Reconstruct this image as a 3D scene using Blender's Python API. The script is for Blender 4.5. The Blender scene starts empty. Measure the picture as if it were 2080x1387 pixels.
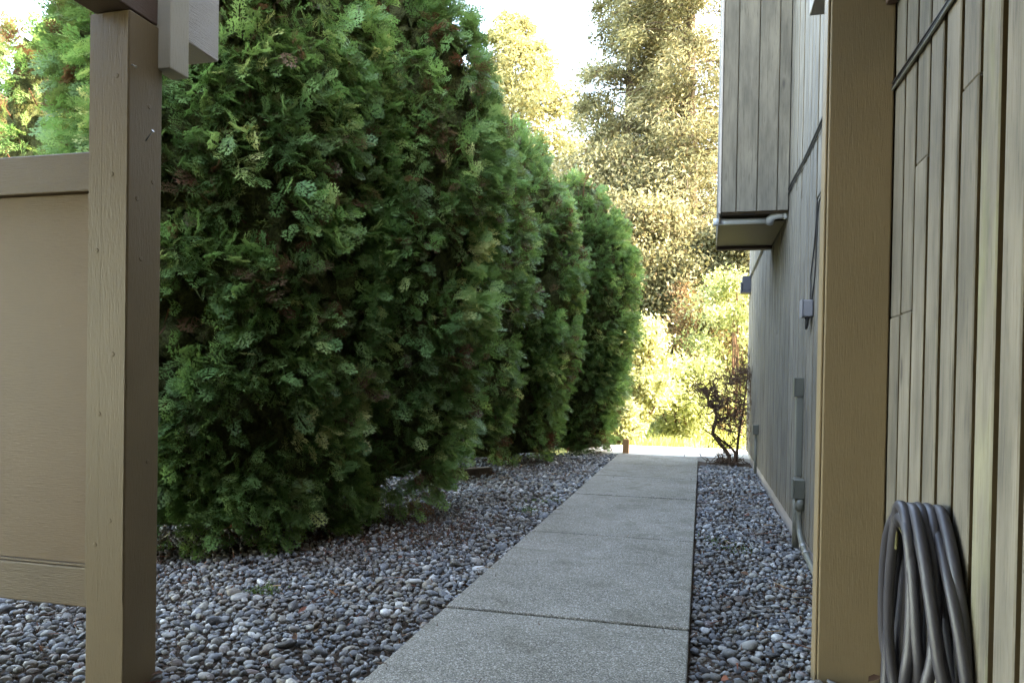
import bpy, bmesh, math, random
import numpy as np
from mathutils import Vector, Matrix

# ------------------------------------------------------------------ camera, sky, sun, exposure
SC = bpy.context.scene
COL = SC.collection
R = math.radians

PSI, ROLL, PITCH, CAM_H = R(14.2), R(0.95), R(-0.65), 1.0
cam_d = bpy.data.cameras.new('camera')
cam = bpy.data.objects.new('camera', cam_d)
COL.objects.link(cam)
fw0 = Vector((-math.sin(PSI), math.cos(PSI), 0)); rt0 = Vector((math.cos(PSI), math.sin(PSI), 0)); up0 = Vector((0, 0, 1))
fw = fw0 * math.cos(PITCH) + up0 * math.sin(PITCH); up1 = up0 * math.cos(PITCH) - fw0 * math.sin(PITCH)
rt = rt0 * math.cos(ROLL) + up1 * math.sin(ROLL); up = up1 * math.cos(ROLL) - rt0 * math.sin(ROLL)
cam.matrix_world = Matrix(((rt.x, up.x, -fw.x, 0), (rt.y, up.y, -fw.y, 0), (rt.z, up.z, -fw.z, CAM_H), (0, 0, 0, 1)))
cam_d.sensor_width = 36
cam_d.lens = 1523 / 2080 * 36
cam_d.shift_x = 0
cam_d.shift_y = (782 - 693.5) / 2080
cam_d.clip_start = 0.05
cam_d.clip_end = 2000
SC.camera = cam

SUN_EL, SUN_AZ = R(38), R(95)          # azimuth clockwise from +Y (path direction): the sun stands to the right
SUN_DIR = Vector((math.cos(SUN_EL) * math.sin(SUN_AZ), math.cos(SUN_EL) * math.cos(SUN_AZ), math.sin(SUN_EL)))
world = bpy.data.worlds.new('World'); SC.world = world; world.use_nodes = True
wn = world.node_tree.nodes; wl = world.node_tree.links
bg = wn['Background']
sky = wn.new('ShaderNodeTexSky'); sky.sky_type = 'NISHITA'; sky.sun_disc = False
sky.sun_elevation = SUN_EL; sky.sun_rotation = SUN_AZ
sky.air_density = 1.0; sky.dust_density = 1.3; sky.ozone_density = 0.6
wl.new(sky.outputs[0], bg.inputs[0]); bg.inputs[1].default_value = 0.15
sun_d = bpy.data.lights.new('sun', 'SUN'); sun_d.energy = 2.0; sun_d.angle = R(0.53); sun_d.color = (1.0, 0.95, 0.88)
sun = bpy.data.objects.new('sun', sun_d); COL.objects.link(sun)
sun.rotation_euler = SUN_DIR.to_track_quat('Z', 'Y').to_euler(); sun.location = (20, 0, 20)
SC.view_settings.view_transform = 'Standard'; SC.view_settings.look = 'None'
SC.view_settings.gamma = 1; SC.view_settings.use_curve_mapping = False
SC.view_settings.exposure = 4.78
SC.view_settings.use_white_balance = True      # camera balanced for open shade
SC.view_settings.white_balance_temperature = 8200; SC.view_settings.white_balance_tint = 10
SC.cycles.max_bounces = 8; SC.cycles.transparent_max_bounces = 8
SC.cycles.diffuse_bounces = 5
SC.cycles.use_denoising = True

rng = np.random.default_rng(7)
random.seed(7)

# ------------------------------------------------------------------ object helpers
def link(o, parent=None):
    COL.objects.link(o)
    if parent is not None: o.parent = parent
    return o
def tag(o, label=None, cat=None, group=None, kind=None):
    if label: o['label'] = label
    if cat: o['category'] = cat
    if group: o['group'] = group
    if kind: o['kind'] = kind
    return o
def empty(name, label, cat, loc=(0, 0, 0), group=None):
    o = bpy.data.objects.new(name, None); o.empty_display_size = 0.1
    o.location = loc
    link(o); return tag(o, label, cat, group)
def np_mesh(name, V, F, mat, smooth=False, tint=None):
    V = np.ascontiguousarray(V, np.float32); F = np.ascontiguousarray(F, np.int32)
    me = bpy.data.meshes.new(name)
    me.vertices.add(len(V)); me.vertices.foreach_set('co', V.ravel())
    k = F.shape[1]
    me.loops.add(F.size); me.loops.foreach_set('vertex_index', F.ravel())
    me.polygons.add(len(F)); me.polygons.foreach_set('loop_start', np.arange(0, F.size, k, dtype=np.int32))
    me.polygons.foreach_set('loop_total', np.full(len(F), k, np.int32))
    if smooth is not False: me.polygons.foreach_set('use_smooth', np.ones(len(F), bool) if smooth is True else np.ascontiguousarray(smooth, bool))
    if tint is not None:
        a = me.attributes.new('tint', 'FLOAT', 'POINT'); a.data.foreach_set('value', np.ascontiguousarray(tint, np.float32))
    me.materials.append(mat); me.update(calc_edges=True)
    return me
def mesh_obj(name, me, parent=None, loc=None):
    """link a mesh; with a parent the vertices stay in world coordinates (offset by the parent's place)"""
    o = bpy.data.objects.new(name, me)
    link(o, parent)
    if parent is not None: 
        off = Vector((0, 0, 0)); p = parent
        while p is not None: off += p.location; p = p.parent
        o.location = (Vector(loc) if loc else Vector((0, 0, 0))) - off
    elif loc: o.location = loc
    return o
class MB:
    """collects polygons, builds one mesh"""
    def __init__(s): s.bm = bmesh.new()
    def box(s, x0, x1, y0, y1, z0, z1, bev=0.0, seg=2):
        r = bmesh.ops.create_cube(s.bm, size=1.0)
        vs = r['verts']
        for v in vs:
            v.co = Vector((x0 + (v.co.x + .5) * (x1 - x0), y0 + (v.co.y + .5) * (y1 - y0), z0 + (v.co.z + .5) * (z1 - z0)))
        if bev:
            es = list({e for v in vs for e in v.link_edges})
            bmesh.ops.bevel(s.bm, geom=es, offset=bev, segments=seg, affect='EDGES', profile=0.5)
        return s
    def tube(s, pts, rad, sides=8, cap=True):
        V, F = tube_np(pts, rad, sides)
        vs = [s.bm.verts.new(v) for v in V]
        for f in F: s.bm.faces.new([vs[i] for i in f]).smooth = True
        if cap:
            n = len(V) // sides
            s.bm.faces.new([vs[i] for i in range(sides)][::-1]); s.bm.faces.new([vs[(n - 1) * sides + i] for i in range(sides)])
        return s
    def disc_lathe(s, prof, c, axis='z', sides=20):
        rings = []
        for r_, h in prof:
            ring = []
            for i in range(sides):
                a = 2 * math.pi * i / sides
                p = (r_ * math.cos(a), r_ * math.sin(a), h)
                if axis == 'y': p = (p[0], p[2], p[1])
                if axis == 'x': p = (p[2], p[0], p[1])
                ring.append(s.bm.verts.new(Vector(p) + Vector(c)))
            rings.append(ring)
        for a, b in zip(rings, rings[1:]):
            for i in range(sides):
                s.bm.faces.new([a[i], a[(i + 1) % sides], b[(i + 1) % sides], b[i]]).smooth = True
        s.bm.faces.new(rings[0][::-1]); s.bm.faces.new(rings[-1])
        return s
    def build(s, name, mat, parent=None):
        bmesh.ops.recalc_face_normals(s.bm, faces=s.bm.faces)
        me = bpy.data.meshes.new(name); s.bm.to_mesh(me); s.bm.free(); me.materials.append(mat)
        return mesh_obj(name, me, parent)
def tube_np(pts, rad, sides=8):
    P = np.asarray(pts, float); n = len(P)
    rad = np.full(n, rad) if np.isscalar(rad) else np.asarray(rad, float)
    T = np.gradient(P, axis=0); T /= np.linalg.norm(T, axis=1)[:, None] + 1e-9
    a = np.array([0, 0, 1.]) if abs(T[0][2]) < .9 else np.array([1., 0, 0])
    N = np.cross(T[0], a); N /= np.linalg.norm(N)
    ang = np.linspace(0, 2 * np.pi, sides, endpoint=False)
    V = np.empty((n, sides, 3))
    for i in range(n):
        N = N - T[i] * (N @ T[i]); N /= np.linalg.norm(N) + 1e-9
        B = np.cross(T[i], N)
        V[i] = P[i] + rad[i] * (np.cos(ang)[:, None] * N + np.sin(ang)[:, None] * B)
    idx = np.arange(n * sides).reshape(n, sides)
    F = np.stack([idx[:-1], np.roll(idx[:-1], -1, 1), np.roll(idx[1:], -1, 1), idx[1:]], -1).reshape(-1, 4)
    return V.reshape(-1, 3), F
def merge(parts):
    Vs, Fs, o = [], [], 0
    for V, F in parts:
        Vs.append(V); Fs.append(np.asarray(F) + o); o += len(V)
    return np.concatenate(Vs), np.concatenate(Fs)
def smooth_path(pts, n):
    """Catmull-Rom through points"""
    P = np.asarray(pts, float); P = np.vstack([2 * P[0] - P[1], P, 2 * P[-1] - P[-2]])
    out = []
    seg = len(P) - 3
    for t in np.linspace(0, seg - 1e-6, n):
        i = int(t); u = t - i; p0, p1, p2, p3 = P[i:i + 4]
        out.append(.5 * (2 * p1 + (p2 - p0) * u + (2 * p0 - 5 * p1 + 4 * p2 - p3) * u * u + (3 * p1 - p0 - 3 * p2 + p3) * u ** 3))
    return np.array(out)

# ------------------------------------------------------------------ materials
def srgb(r, g, b):
    f = lambda c: (c / 255 / 12.92) if c / 255 <= .04045 else ((c / 255 + .055) / 1.055) ** 2.4
    return (f(r), f(g), f(b), 1)
class Mat:
    def __init__(s, name, rough=.7, spec=.3):
        s.m = bpy.data.materials.new(name); s.m.use_nodes = True
        s.n = s.m.node_tree.nodes; s.l = s.m.node_tree.links
        s.b = s.n['Principled BSDF']; s.b.inputs['Roughness'].default_value = rough
        s.b.inputs['Specular IOR Level'].default_value = spec
        s.pos = None
    def node(s, t, **kw):
        n = s.n.new(t)
        for k, v in kw.items(): setattr(n, k, v)
        return n
    def P(s):
        if s.pos is None: s.pos = s.node('ShaderNodeNewGeometry').outputs['Position']
        return s.pos
    def mapped(s, scale=(1, 1, 1)):
        m = s.node('ShaderNodeMapping'); m.inputs['Scale'].default_value = scale
        s.l.new(s.P(), m.inputs['Vector']); return m.outputs[0]
    def noise(s, scale, detail=4, rough=.55, vec=None, dist=0):
        n = s.node('ShaderNodeTexNoise'); n.inputs['Scale'].default_value = scale; n.inputs['Detail'].default_value = detail
        n.inputs['Roughness'].default_value = rough; n.inputs['Distortion'].default_value = dist
        s.l.new(vec if vec is not None else s.P(), n.inputs['Vector']); return n.outputs['Fac']
    def voro(s, scale, vec=None, feature='F1', out='Distance', rnd=1):
        n = s.node('ShaderNodeTexVoronoi', feature=feature); n.inputs['Scale'].default_value = scale
        n.inputs['Randomness'].default_value = rnd
        s.l.new(vec if vec is not None else s.P(), n.inputs['Vector']); return n.outputs[out]
    def ramp(s, fac, stops, interp='LINEAR'):
        n = s.node('ShaderNodeValToRGB'); e = n.color_ramp.elements; n.color_ramp.interpolation = interp
        while len(e) > 1: e.remove(e[-1])
        e[0].position, e[0].color = stops[0][0], stops[0][1]
        for p, c in stops[1:]:
            x = e.new(p); x.color = c
        s.l.new(fac, n.inputs[0]); return n.outputs[0]
    def mix(s, fac, a, b, blend='MIX'):
        n = s.node('ShaderNodeMix', data_type='RGBA', blend_type=blend)
        for k, v in ((0, fac), (6, a), (7, b)):
            if isinstance(v, (int, float, tuple)): n.inputs[k].default_value = v
            else: s.l.new(v, n.inputs[k])
        return n.outputs[2]
    def math(s, op, a, b=None):
        n = s.node('ShaderNodeMath', operation=op)
        for k, v in ((0, a), (1, b)):
            if v is None: continue
            if isinstance(v, (int, float)): n.inputs[k].default_value = v
            else: s.l.new(v, n.inputs[k])
        return n.outputs[0]
    def hsv(s, col, h=.5, sat=1., val=1.):
        n = s.node('ShaderNodeHueSaturation')
        for k, v in (('Hue', h), ('Saturation', sat), ('Value', val), ('Color', col)):
            if isinstance(v, (int, float, tuple)): n.inputs[k].default_value = v
            else: s.l.new(v, n.inputs[k])
        return n.outputs[0]
    def bump(s, height, strength=.3, dist=.01, prev=None):
        n = s.node('ShaderNodeBump'); n.inputs['Strength'].default_value = strength; n.inputs['Distance'].default_value = dist
        s.l.new(height, n.inputs['Height'])
        if prev is not None: s.l.new(prev, n.inputs['Normal'])
        s.l.new(n.outputs[0], s.b.inputs['Normal']); return n.outputs[0]
    def color(s, c):
        if isinstance(c, tuple): s.b.inputs['Base Color'].default_value = c
        else: s.l.new(c, s.b.inputs['Base Color'])
    def random(s): return s.node('ShaderNodeObjectInfo').outputs['Random']
    def attr(s, name): return s.node('ShaderNodeAttribute', attribute_name=name).outputs['Fac']
K = lambda v: (v, v, v, 1)

def m_paint(name, c, grain=(9, 9, 1.0), var=.10, rough=.55, bump=.35):
    """brushed paint on sawn wood: grain runs along the axis with the small scale"""
    M = Mat(name, rough, .35)
    n1 = M.noise(3.0, 5, .6); n2 = M.noise(26, 4, .6, M.mapped(grain))
    f = M.ramp(n1, [(.3, K(1 - var)), (.7, K(1 + var * .6))])
    col = M.mix(1.0, c, f, 'MULTIPLY')
    chips = M.ramp(M.noise(60, 2, .5), [(.76, K(0)), (.80, K(1))])
    col = M.mix(M.math('MULTIPLY', chips, .35), col, srgb(150, 132, 108))
    col = M.mix(M.math('MULTIPLY', M.ramp(n2, [(.55, K(0)), (.75, K(1))]), .18), col, tuple(x * .55 for x in c[:3]) + (1,))
    M.color(col)
    b = M.bump(n2, bump, .006)
    M.bump(M.noise(90, 3, .6), .12, .003, b)
    return M.m
TAN = srgb(106, 89, 64)
mat_post = m_paint('tan_paint', TAN)
mat_col = m_paint('tan_paint_column', srgb(122, 104, 77), grain=(12, 12, .8), var=.06, bump=.28)
mat_panel = m_paint('tan_paint_panel', srgb(100, 79, 54), grain=(.8, 12, 14), var=.09, bump=.22)
mat_rail = m_paint('tan_paint_rail', srgb(96, 79, 57), grain=(1.0, 12, 12), var=.14)
mat_beam_dark = m_paint('brown_beam', srgb(88, 70, 60), grain=(12, .7, 12), var=.2, rough=.7)
mat_beam_grey = m_paint('grey_painted_beam', srgb(158, 150, 140), grain=(14, .7, 14), var=.08, rough=.65, bump=.9)
mat_block = m_paint('grey_block', srgb(150, 141, 124), grain=(14, 14, .8), var=.08, bump=.5)
mat_trim = m_paint('pale_trim', srgb(160, 150, 142), grain=(10, .8, 10), var=.12)
mat_soffit = m_paint('soffit_paint', srgb(92, 78, 56), grain=(.8, 12, 12))
mat_roof = m_paint('roof_deck', srgb(140, 126, 104), var=.1)
mat_pipe_grey = m_paint('painted_pipe', srgb(96, 95, 86), var=.05, bump=.05, rough=.5)
mat_boxgrey = m_paint('painted_box', srgb(84, 83, 74), var=.05, bump=.05, rough=.5)
mat_pvc = m_paint('weathered_plastic_pipe', srgb(176, 178, 180), var=.06, bump=.05, rough=.4)
mat_nid = m_paint('grey_plastic', srgb(112, 110, 112), var=.03, bump=.03, rough=.5)

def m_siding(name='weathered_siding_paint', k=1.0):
    M = Mat(name, .75, .25)
    rnd = M.random()
    # each board samples another stretch of the grain
    sc = M.node('ShaderNodeCombineXYZ'); M.l.new(M.math('MULTIPLY', rnd, 37.0), sc.inputs[2])
    add = M.node('ShaderNodeVectorMath', operation='ADD'); M.l.new(M.P(), add.inputs[0]); M.l.new(sc.outputs[0], add.inputs[1])
    mp = M.node('ShaderNodeMapping'); mp.inputs['Scale'].default_value = (10, 10, .55); M.l.new(add.outputs[0], mp.inputs[0])
    fib = M.noise(9, 6, .65, mp.outputs[0], .6)
    mp2 = M.node('ShaderNodeMapping'); mp2.inputs['Scale'].default_value = (6, 6, 1.3); M.l.new(add.outputs[0], mp2.inputs[0])
    blot = M.noise(1.6, 4, .6, mp2.outputs[0])
    base = M.mix(M.ramp(blot, [(.32, K(0)), (.68, K(1))]), srgb(92, 86, 76), srgb(126, 117, 103))
    base = M.mix(M.math('MULTIPLY', M.ramp(fib, [(.52, K(0)), (.68, K(1))]), .55), base, srgb(66, 61, 54))
    # knots
    mk = M.node('ShaderNodeMapping'); mk.inputs['Scale'].default_value = (5.5, 5.5, 1.7); M.l.new(add.outputs[0], mk.inputs[0])
    kn = M.voro(1.15, mk.outputs[0])
    base = M.mix(M.math('MULTIPLY', M.ramp(kn, [(.05, K(1)), (.12, K(0))]), .85), base, srgb(66, 60, 54))
    # algae on a few boards
    alg = M.ramp(rnd, [(.965, K(0)), (.985, K(1))])
    base = M.mix(M.math('MULTIPLY', M.math('MULTIPLY', alg, M.ramp(M.noise(3, 3, .5, mp2.outputs[0]), [(.4, K(0)), (.7, K(1))])), .45), base, srgb(150, 154, 96))
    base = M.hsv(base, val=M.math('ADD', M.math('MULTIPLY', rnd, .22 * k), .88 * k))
    M.color(base)
    b = M.bump(fib, .45, .006)
    M.bump(M.noise(70, 3, .6, mp.outputs[0]), .25, .003, b)
    return M.m
mat_siding_bay = m_siding('darkened_bay_siding', .72)  # same siding, colour turned down to stand in for weaker light on the bay
mat_siding = m_siding()
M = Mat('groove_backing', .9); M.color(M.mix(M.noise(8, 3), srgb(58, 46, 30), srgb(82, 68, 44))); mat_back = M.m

def m_concrete(name, light, dark):
    M = Mat(name, .85, .2)
    v1 = M.voro(250, out='Color'); sep = M.node('ShaderNodeSeparateColor'); M.l.new(v1, sep.inputs[0])
    agg = M.ramp(sep.outputs[0], [(0, srgb(40, 39, 37)), (.25, srgb(84, 81, 74)), (.55, srgb(117, 112, 103)), (.8, srgb(148, 143, 133)), (1, srgb(200, 195, 184))])
    big = M.noise(1.3, 6, .62); big2 = M.noise(4.2, 5, .6, dist=.8)
    col = M.mix(.42, agg, M.mix(M.ramp(big, [(.35, K(0)), (.65, K(1))]), dark, light))
    col = M.mix(M.math('MULTIPLY', M.ramp(big2, [(.52, K(0)), (.70, K(1))]), .55), col, srgb(80, 75, 60))
    col = M.mix(M.math('MULTIPLY', M.ramp(M.noise(2.2, 3, .5, dist=1.5), [(.6, K(0)), (.75, K(1))]), .10), col, srgb(190, 188, 182))
    col = M.mix(M.math('MULTIPLY', M.ramp(M.noise(320, 2, .5), [(.60, K(0)), (.70, K(1))]), .6), col, srgb(54, 54, 52))
    M.color(col)
    d = M.voro(250); b = M.bump(d, .55, .004); M.bump(M.noise(600, 2), .3, .001, b)
    return M.m
mat_conc = m_concrete('exposed_aggregate_concrete', srgb(130, 124, 112), srgb(94, 88, 75))
M = Mat('pale_concrete', .85, .2); M.color(M.mix(M.noise(5, 5), srgb(196, 188, 174), srgb(222, 214, 200))); M.bump(M.noise(180, 4), .3, .003); mat_cross = M.m
M = Mat('asphalt', .9, .2); M.color(M.mix(M.noise(120, 4), srgb(62, 60, 57), srgb(92, 87, 80))); mat_drive = M.m

STONE = [(0, srgb(58, 58, 60)), (.12, srgb(84, 86, 90)), (.26, srgb(114, 114, 114)), (.38, srgb(96, 102, 110)), (.48, srgb(136, 136, 133)), (.56, srgb(104, 98, 86)),
         (.66, srgb(122, 116, 102)), (.74, srgb(148, 147, 142)), (.82, srgb(96, 78, 66)), (.88, srgb(132, 120, 100)), (.95, srgb(184, 181, 174)), (1, srgb(104, 78, 70))]
def m_stone(name, per_object):
    M = Mat(name, .85, .2)
    t = M.random() if per_object else M.attr('tint')
    base = M.hsv(M.ramp(t, STONE), sat=.62, val=1.12)
    base = M.mix(M.math('MULTIPLY', M.ramp(M.noise(28, 5, .65), [(.42, K(0)), (.62, K(1))]), .45), base, srgb(74, 74, 74))
    base = M.mix(M.math('MULTIPLY', M.ramp(M.noise(75, 3, .6, dist=.6), [(.58, K(0)), (.68, K(1))]), .4), base, srgb(186, 184, 180))
    base = M.mix(M.math('MULTIPLY', M.ramp(M.noise(2.2, 4, .6), [(.46, K(0)), (.66, K(1))]), .5), base, srgb(80, 68, 54))
    M.color(base)
    b = M.bump(M.noise(60, 4, .6), .35, .006); M.bump(M.noise(260, 3), .25, .002, b)
    return M.m
mat_stone = m_stone('river_stone', False); mat_stone1 = m_stone('river_stone_single', True)
M = Mat('dark_soil', .95, .1); M.color(M.mix(M.noise(14, 6, .7), srgb(46, 38, 32), srgb(84, 70, 58))); M.bump(M.noise(60, 5), .6, .02); mat_soil = M.m
M = Mat('lawn_ground', .95, .1); M.color(M.mix(M.noise(3, 6, .7), srgb(92, 98, 46), srgb(126, 118, 72))); M.bump(M.noise(50, 5), .6, .03); mat_ground = M.m
M = Mat('litter', .85, .2); M.color(M.ramp(M.attr('tint'), [(0, srgb(58, 44, 34)), (.35, srgb(82, 60, 46)), (.6, srgb(98, 58, 46)), (.8, srgb(128, 106, 80)), (1, srgb(168, 140, 108))])); mat_litter = M.m

def m_leaf(name, stops, trans=.3, rough=.55, spec=.3, nscale=.9, nvar=.25):
    """leaf: tint differs from leaf to leaf, light passes partly through"""
    M = Mat(name, rough, spec)
    col = M.ramp(M.attr('tint'), stops)
    col = M.hsv(col, val=M.ramp(M.noise(nscale, 3, .6), [(.3, K(1 - nvar)), (.7, K(1 + nvar))]))
    M.color(col)
    t = M.node('ShaderNodeBsdfTranslucent'); M.l.new(M.hsv(col, h=.485, sat=1.1, val=1.2), t.inputs[0])
    mx = M.node('ShaderNodeMixShader'); mx.inputs[0].default_value = trans
    M.l.new(M.b.outputs[0], mx.inputs[1]); M.l.new(t.outputs[0], mx.inputs[2])
    M.l.new(mx.outputs[0], M.n['Material Output'].inputs[0])
    return M.m
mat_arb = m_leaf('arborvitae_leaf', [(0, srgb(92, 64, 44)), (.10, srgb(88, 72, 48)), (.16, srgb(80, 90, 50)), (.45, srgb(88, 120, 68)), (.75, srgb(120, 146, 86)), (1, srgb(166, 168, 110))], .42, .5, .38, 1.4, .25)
M = Mat('dead_inner_growth', .95, .1); M.color(M.mix(M.ramp(M.noise(45, 5, .75), [(.35, K(0)), (.65, K(1))]), srgb(62, 58, 38), srgb(98, 106, 62))); M.bump(M.noise(40, 5, .7), 1.0, .06); mat_inner = M.m
mat_cedar = m_leaf('cedar_leaf', [(0, srgb(80, 70, 50)), (.25, srgb(88, 88, 58)), (.7, srgb(114, 111, 80)), (1, srgb(146, 139, 108))], .35, .6, .2)
mat_fir = m_leaf('pale_conifer_leaf', [(0, srgb(96, 98, 64)), (.5, srgb(122, 122, 82)), (1, srgb(150, 144, 104))], .35, .6, .2)
mat_bush = m_leaf('bush_leaf', [(0, srgb(108, 116, 72)), (.5, srgb(146, 150, 104)), (1, srgb(188, 184, 146))], .4, .5, .3)
mat_bush_b = m_leaf('bush_leaf_bright', [(0, srgb(104, 116, 70)), (.6, srgb(136, 144, 96)), (1, srgb(174, 174, 134))], .45, .5, .3)
mat_bush_d = m_leaf('dry_bush_leaf', [(0, srgb(96, 74, 58)), (.5, srgb(126, 104, 72)), (1, srgb(146, 138, 84))], .3, .6, .2)
mat_grass = m_leaf('grass_blade', [(0, srgb(112, 126, 66)), (.6, srgb(148, 160, 92)), (1, srgb(192, 186, 128))], .4, .5, .3)
mat_weed = m_leaf('moss_leaf', [(0, srgb(50, 66, 30)), (1, srgb(88, 106, 50))], .3)
M = Mat('bark', .9, .15); M.color(M.mix(M.noise(18, 6, .7, M.mapped((3, 3, .5))), srgb(74, 48, 36), srgb(124, 88, 66))); M.bump(M.noise(24, 5, .7, M.mapped((3, 3, .4))), .9, .03); mat_bark = M.m
M = Mat('grey_bark', .9, .15); M.color(M.mix(M.noise(10, 5, .7, M.mapped((3, 3, .5))), srgb(58, 48, 40), srgb(92, 80, 66))); M.bump(M.noise(24, 5, .7, M.mapped((3, 3, .4))), .9, .03); mat_greybark = M.m
M = Mat('dead_wood', .9, .15); M.color(M.mix(M.noise(30, 5, .7), srgb(66, 50, 40), srgb(116, 92, 74))); M.bump(M.noise(80, 4), .6, .01); mat_dead = M.m
M = Mat('cut_timber', .9, .15); M.color(M.mix(M.noise(16, 5, .7, M.mapped((1, 1, .4))), srgb(84, 72, 62), srgb(120, 104, 90))); M.bump(M.noise(60, 4), .5, .01); mat_timber = M.m
M = Mat('stake_wood', .85, .15); M.color(M.mix(M.noise(20, 4, .6, M.mapped((4, 4, .5))), srgb(150, 108, 70), srgb(178, 136, 94))); mat_stake = M.m
M = Mat('hose_rubber', .42, .45); M.color(M.mix(M.noise(14, 4, .6), srgb(48, 46, 50), srgb(66, 62, 65)))
M.bump(M.noise(240, 3, .6), .25, .002); mat_hose = M.m
M = Mat('cable_black', .5, .4); M.color(srgb(40, 38, 38)); mat_cable = M.m
M = Mat('galvanised', .45, .5); M.color(srgb(140, 138, 132)); M.b.inputs['Metallic'].default_value = .7; mat_metal = M.m
M = Mat('lamp_metal', .5, .4); M.color(srgb(66, 66, 72)); mat_lamp = M.m
M = Mat('black_plastic', .5, .4); M.color(srgb(24, 24, 26)); mat_black = M.m
M = Mat('olive_bracket', .6, .4); M.color(srgb(92, 86, 52)); mat_bracket = M.m

# ------------------------------------------------------------------ ground, beds, path
WALL = 0.63            # face of the house siding
def sheet(name, x0, x1, y0, y1, z, mat, nx=1, ny=1, rough=0.0):
    X, Y = np.meshgrid(np.linspace(x0, x1, nx + 1), np.linspace(y0, y1, ny + 1), indexing='ij')
    Z = np.full(X.shape, z) + rough * (rng.random(X.shape) - .5)
    V = np.stack([X, Y, Z], -1).reshape(-1, 3); idx = np.arange(len(V)).reshape(nx + 1, ny + 1)
    F = np.stack([idx[:-1, :-1], idx[1:, :-1], idx[1:, 1:], idx[:-1, 1:]], -1).reshape(-1, 4)
    o = mesh_obj(name, np_mesh(name, V, F, mat)); o['kind'] = 'structure'; return o
sheet('ground', -300, 300, -300, 500, -0.12, mat_ground)
bed = sheet('gravel_bed', -9, 0.70, 0.9, 10.05, -0.062, mat_soil, 90, 90, .02)
sheet('driveway', -14, 8, -16, 0.9, -0.05, mat_drive)

path = bpy.data.objects.new('path', None); link(path); path['kind'] = 'structure'
PX0, PX1 = -1.06, -0.03
joints = [0.2, 1.42, 3.08, 4.76, 6.42, 7.72, 8.86, 10.0]
for a, b in zip(joints, joints[1:]):
    m = MB(); dz = random.uniform(-.002, .002)
    m.box(PX0, PX1, a + .011, b - .011, -.13, dz, .007, 2)
    m.build('slab', mat_conc, path)
joint_fill = MB().box(PX0 + .01, PX1 - .01, .2, 10.0, -.128, -.028).build('joint_fill', mat_soil, path)
cross = MB().box(-1.75, 5.5, 10.07, 11.35, -.13, .0, .012).build('cross_path', mat_cross); cross['kind'] = 'structure'

# --- river stones
def ico(sub):
    bm = bmesh.new(); bmesh.ops.create_icosphere(bm, subdivisions=sub, radius=1)
    V = np.array([v.co[:] for v in bm.verts]); F = np.array([[v.index for v in f.verts] for f in bm.faces]); bm.free(); return V, F
ICO1, ICO2 = ico(1), ico(2)
def stone_shape(base, seed):
    r_ = np.random.default_rng(seed); V = base[0].copy()
    d = 1 + .0 * V[:, 0]
    for k in range(5):
        w = r_.normal(size=3) * 1.5; d += .07 * np.sin(V @ w + r_.random() * 6)
    for k in range(r_.integers(3, 9)):                     # worn or broken flat facets
        nrm = r_.normal(size=3); nrm /= np.linalg.norm(nrm); c = r_.uniform(.50, .85)
        h = (V * d[:, None]) @ nrm; over = h > c
        V[over] -= ((h[over] - c) * .85 / d[over])[:, None] * nrm
    V = V * d[:, None] * np.array([1, r_.uniform(.62, .9), r_.uniform(.42, .68)])
    return V
ST2 = [stone_shape(ICO2, 100 + i) for i in range(14)]; ST1 = [stone_shape(ICO1, 300 + i) for i in range(10)]
CAMP = np.array([0, 0, CAM_H]); FW = np.array(fw); RT = np.array(rt)
def in_view(x, y, marg=.12):
    z = x * FW[0] + y * FW[1]; u = x * RT[0] + y * RT[1]
    return z > 1.2 and abs(u / z) < .683 + marg
HEDGE = [('A', -2.98, 4.32, .98), ('B', -2.36, 5.16, .8), ('C', -2.5, 7.5, .7), ('D', -2.3, 8.9, .7), ('E', -1.68, 10.2, .7), ('Z', -5.55, 6.05, 1.1)]
cell = .045; grid = {}
def place(x, y, r_, fac):
    ci, cj = int(x // cell), int(y // cell)
    for i in range(ci - 2, ci + 3):
        for j in range(cj - 2, cj + 3):
            for (px, py, pr) in grid.get((i, j), ()):
                if (x - px) ** 2 + (y - py) ** 2 < (fac * (r_ + pr)) ** 2: return False
    grid.setdefault((ci, cj), []).append((x, y, r_)); return True
stones = []
def throw(n, x0, x1, y0, y1, rlo, rhi, fac, low=0.0):
    for _ in range(n):
        x = random.uniform(x0, x1); y = random.uniform(y0, y1)
        if not in_view(x, y, .05): continue
        zc_ = x * FW[0] + y * FW[1]; uc_ = (x * RT[0] + y * RT[1]) / zc_
        if (uc_ < -.49 and zc_ > 3.6) or (x > PX1 and uc_ > .44) or (x < -3.3 and y > 5.2): continue
        r_ = rlo + (rhi - rlo) * random.random() ** 2.0
        if x - r_ < PX1 + .0 and x + r_ > PX0: 
            if PX0 < x < PX1: continue
            r_ = min(r_, min(abs(x - PX0), abs(x - PX1)) * .95)
            if r_ < .012: continue
        if x + r_ > WALL - .02: continue
        if PX1 < x and y > 9.3: continue
        # under the near trees there is mostly bare needle litter
        if any((x - hx) ** 2 + (y - hy) ** 2 < (hr * .72) ** 2 for _, hx, hy, hr in HEDGE) and random.random() < .8: continue
        if ((x + 2.05) / .55) ** 2 + ((y - 4.55) / .42) ** 2 < random.uniform(.5, 1.1) and random.random() < .72: continue
        if place(x, y, r_, fac): stones.append((x, y, r_, low))
throw(420, -5, PX0, 1.5, 6.5, .024, .042, .86); throw(110, PX1, WALL, 1.9, 9.5, .022, .038, .86)
throw(66000, -5.0, PX0, 1.5, 6.0, .0125, .026, .76); throw(17000, PX1, WALL, 1.9, 6.0, .0125, .025, .76)
throw(30000, -6.5, PX0, 6.0, 10.0, .020, .034, .76); throw(7000, PX1, WALL, 6.0, 9.6, .019, .032, .76)
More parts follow.
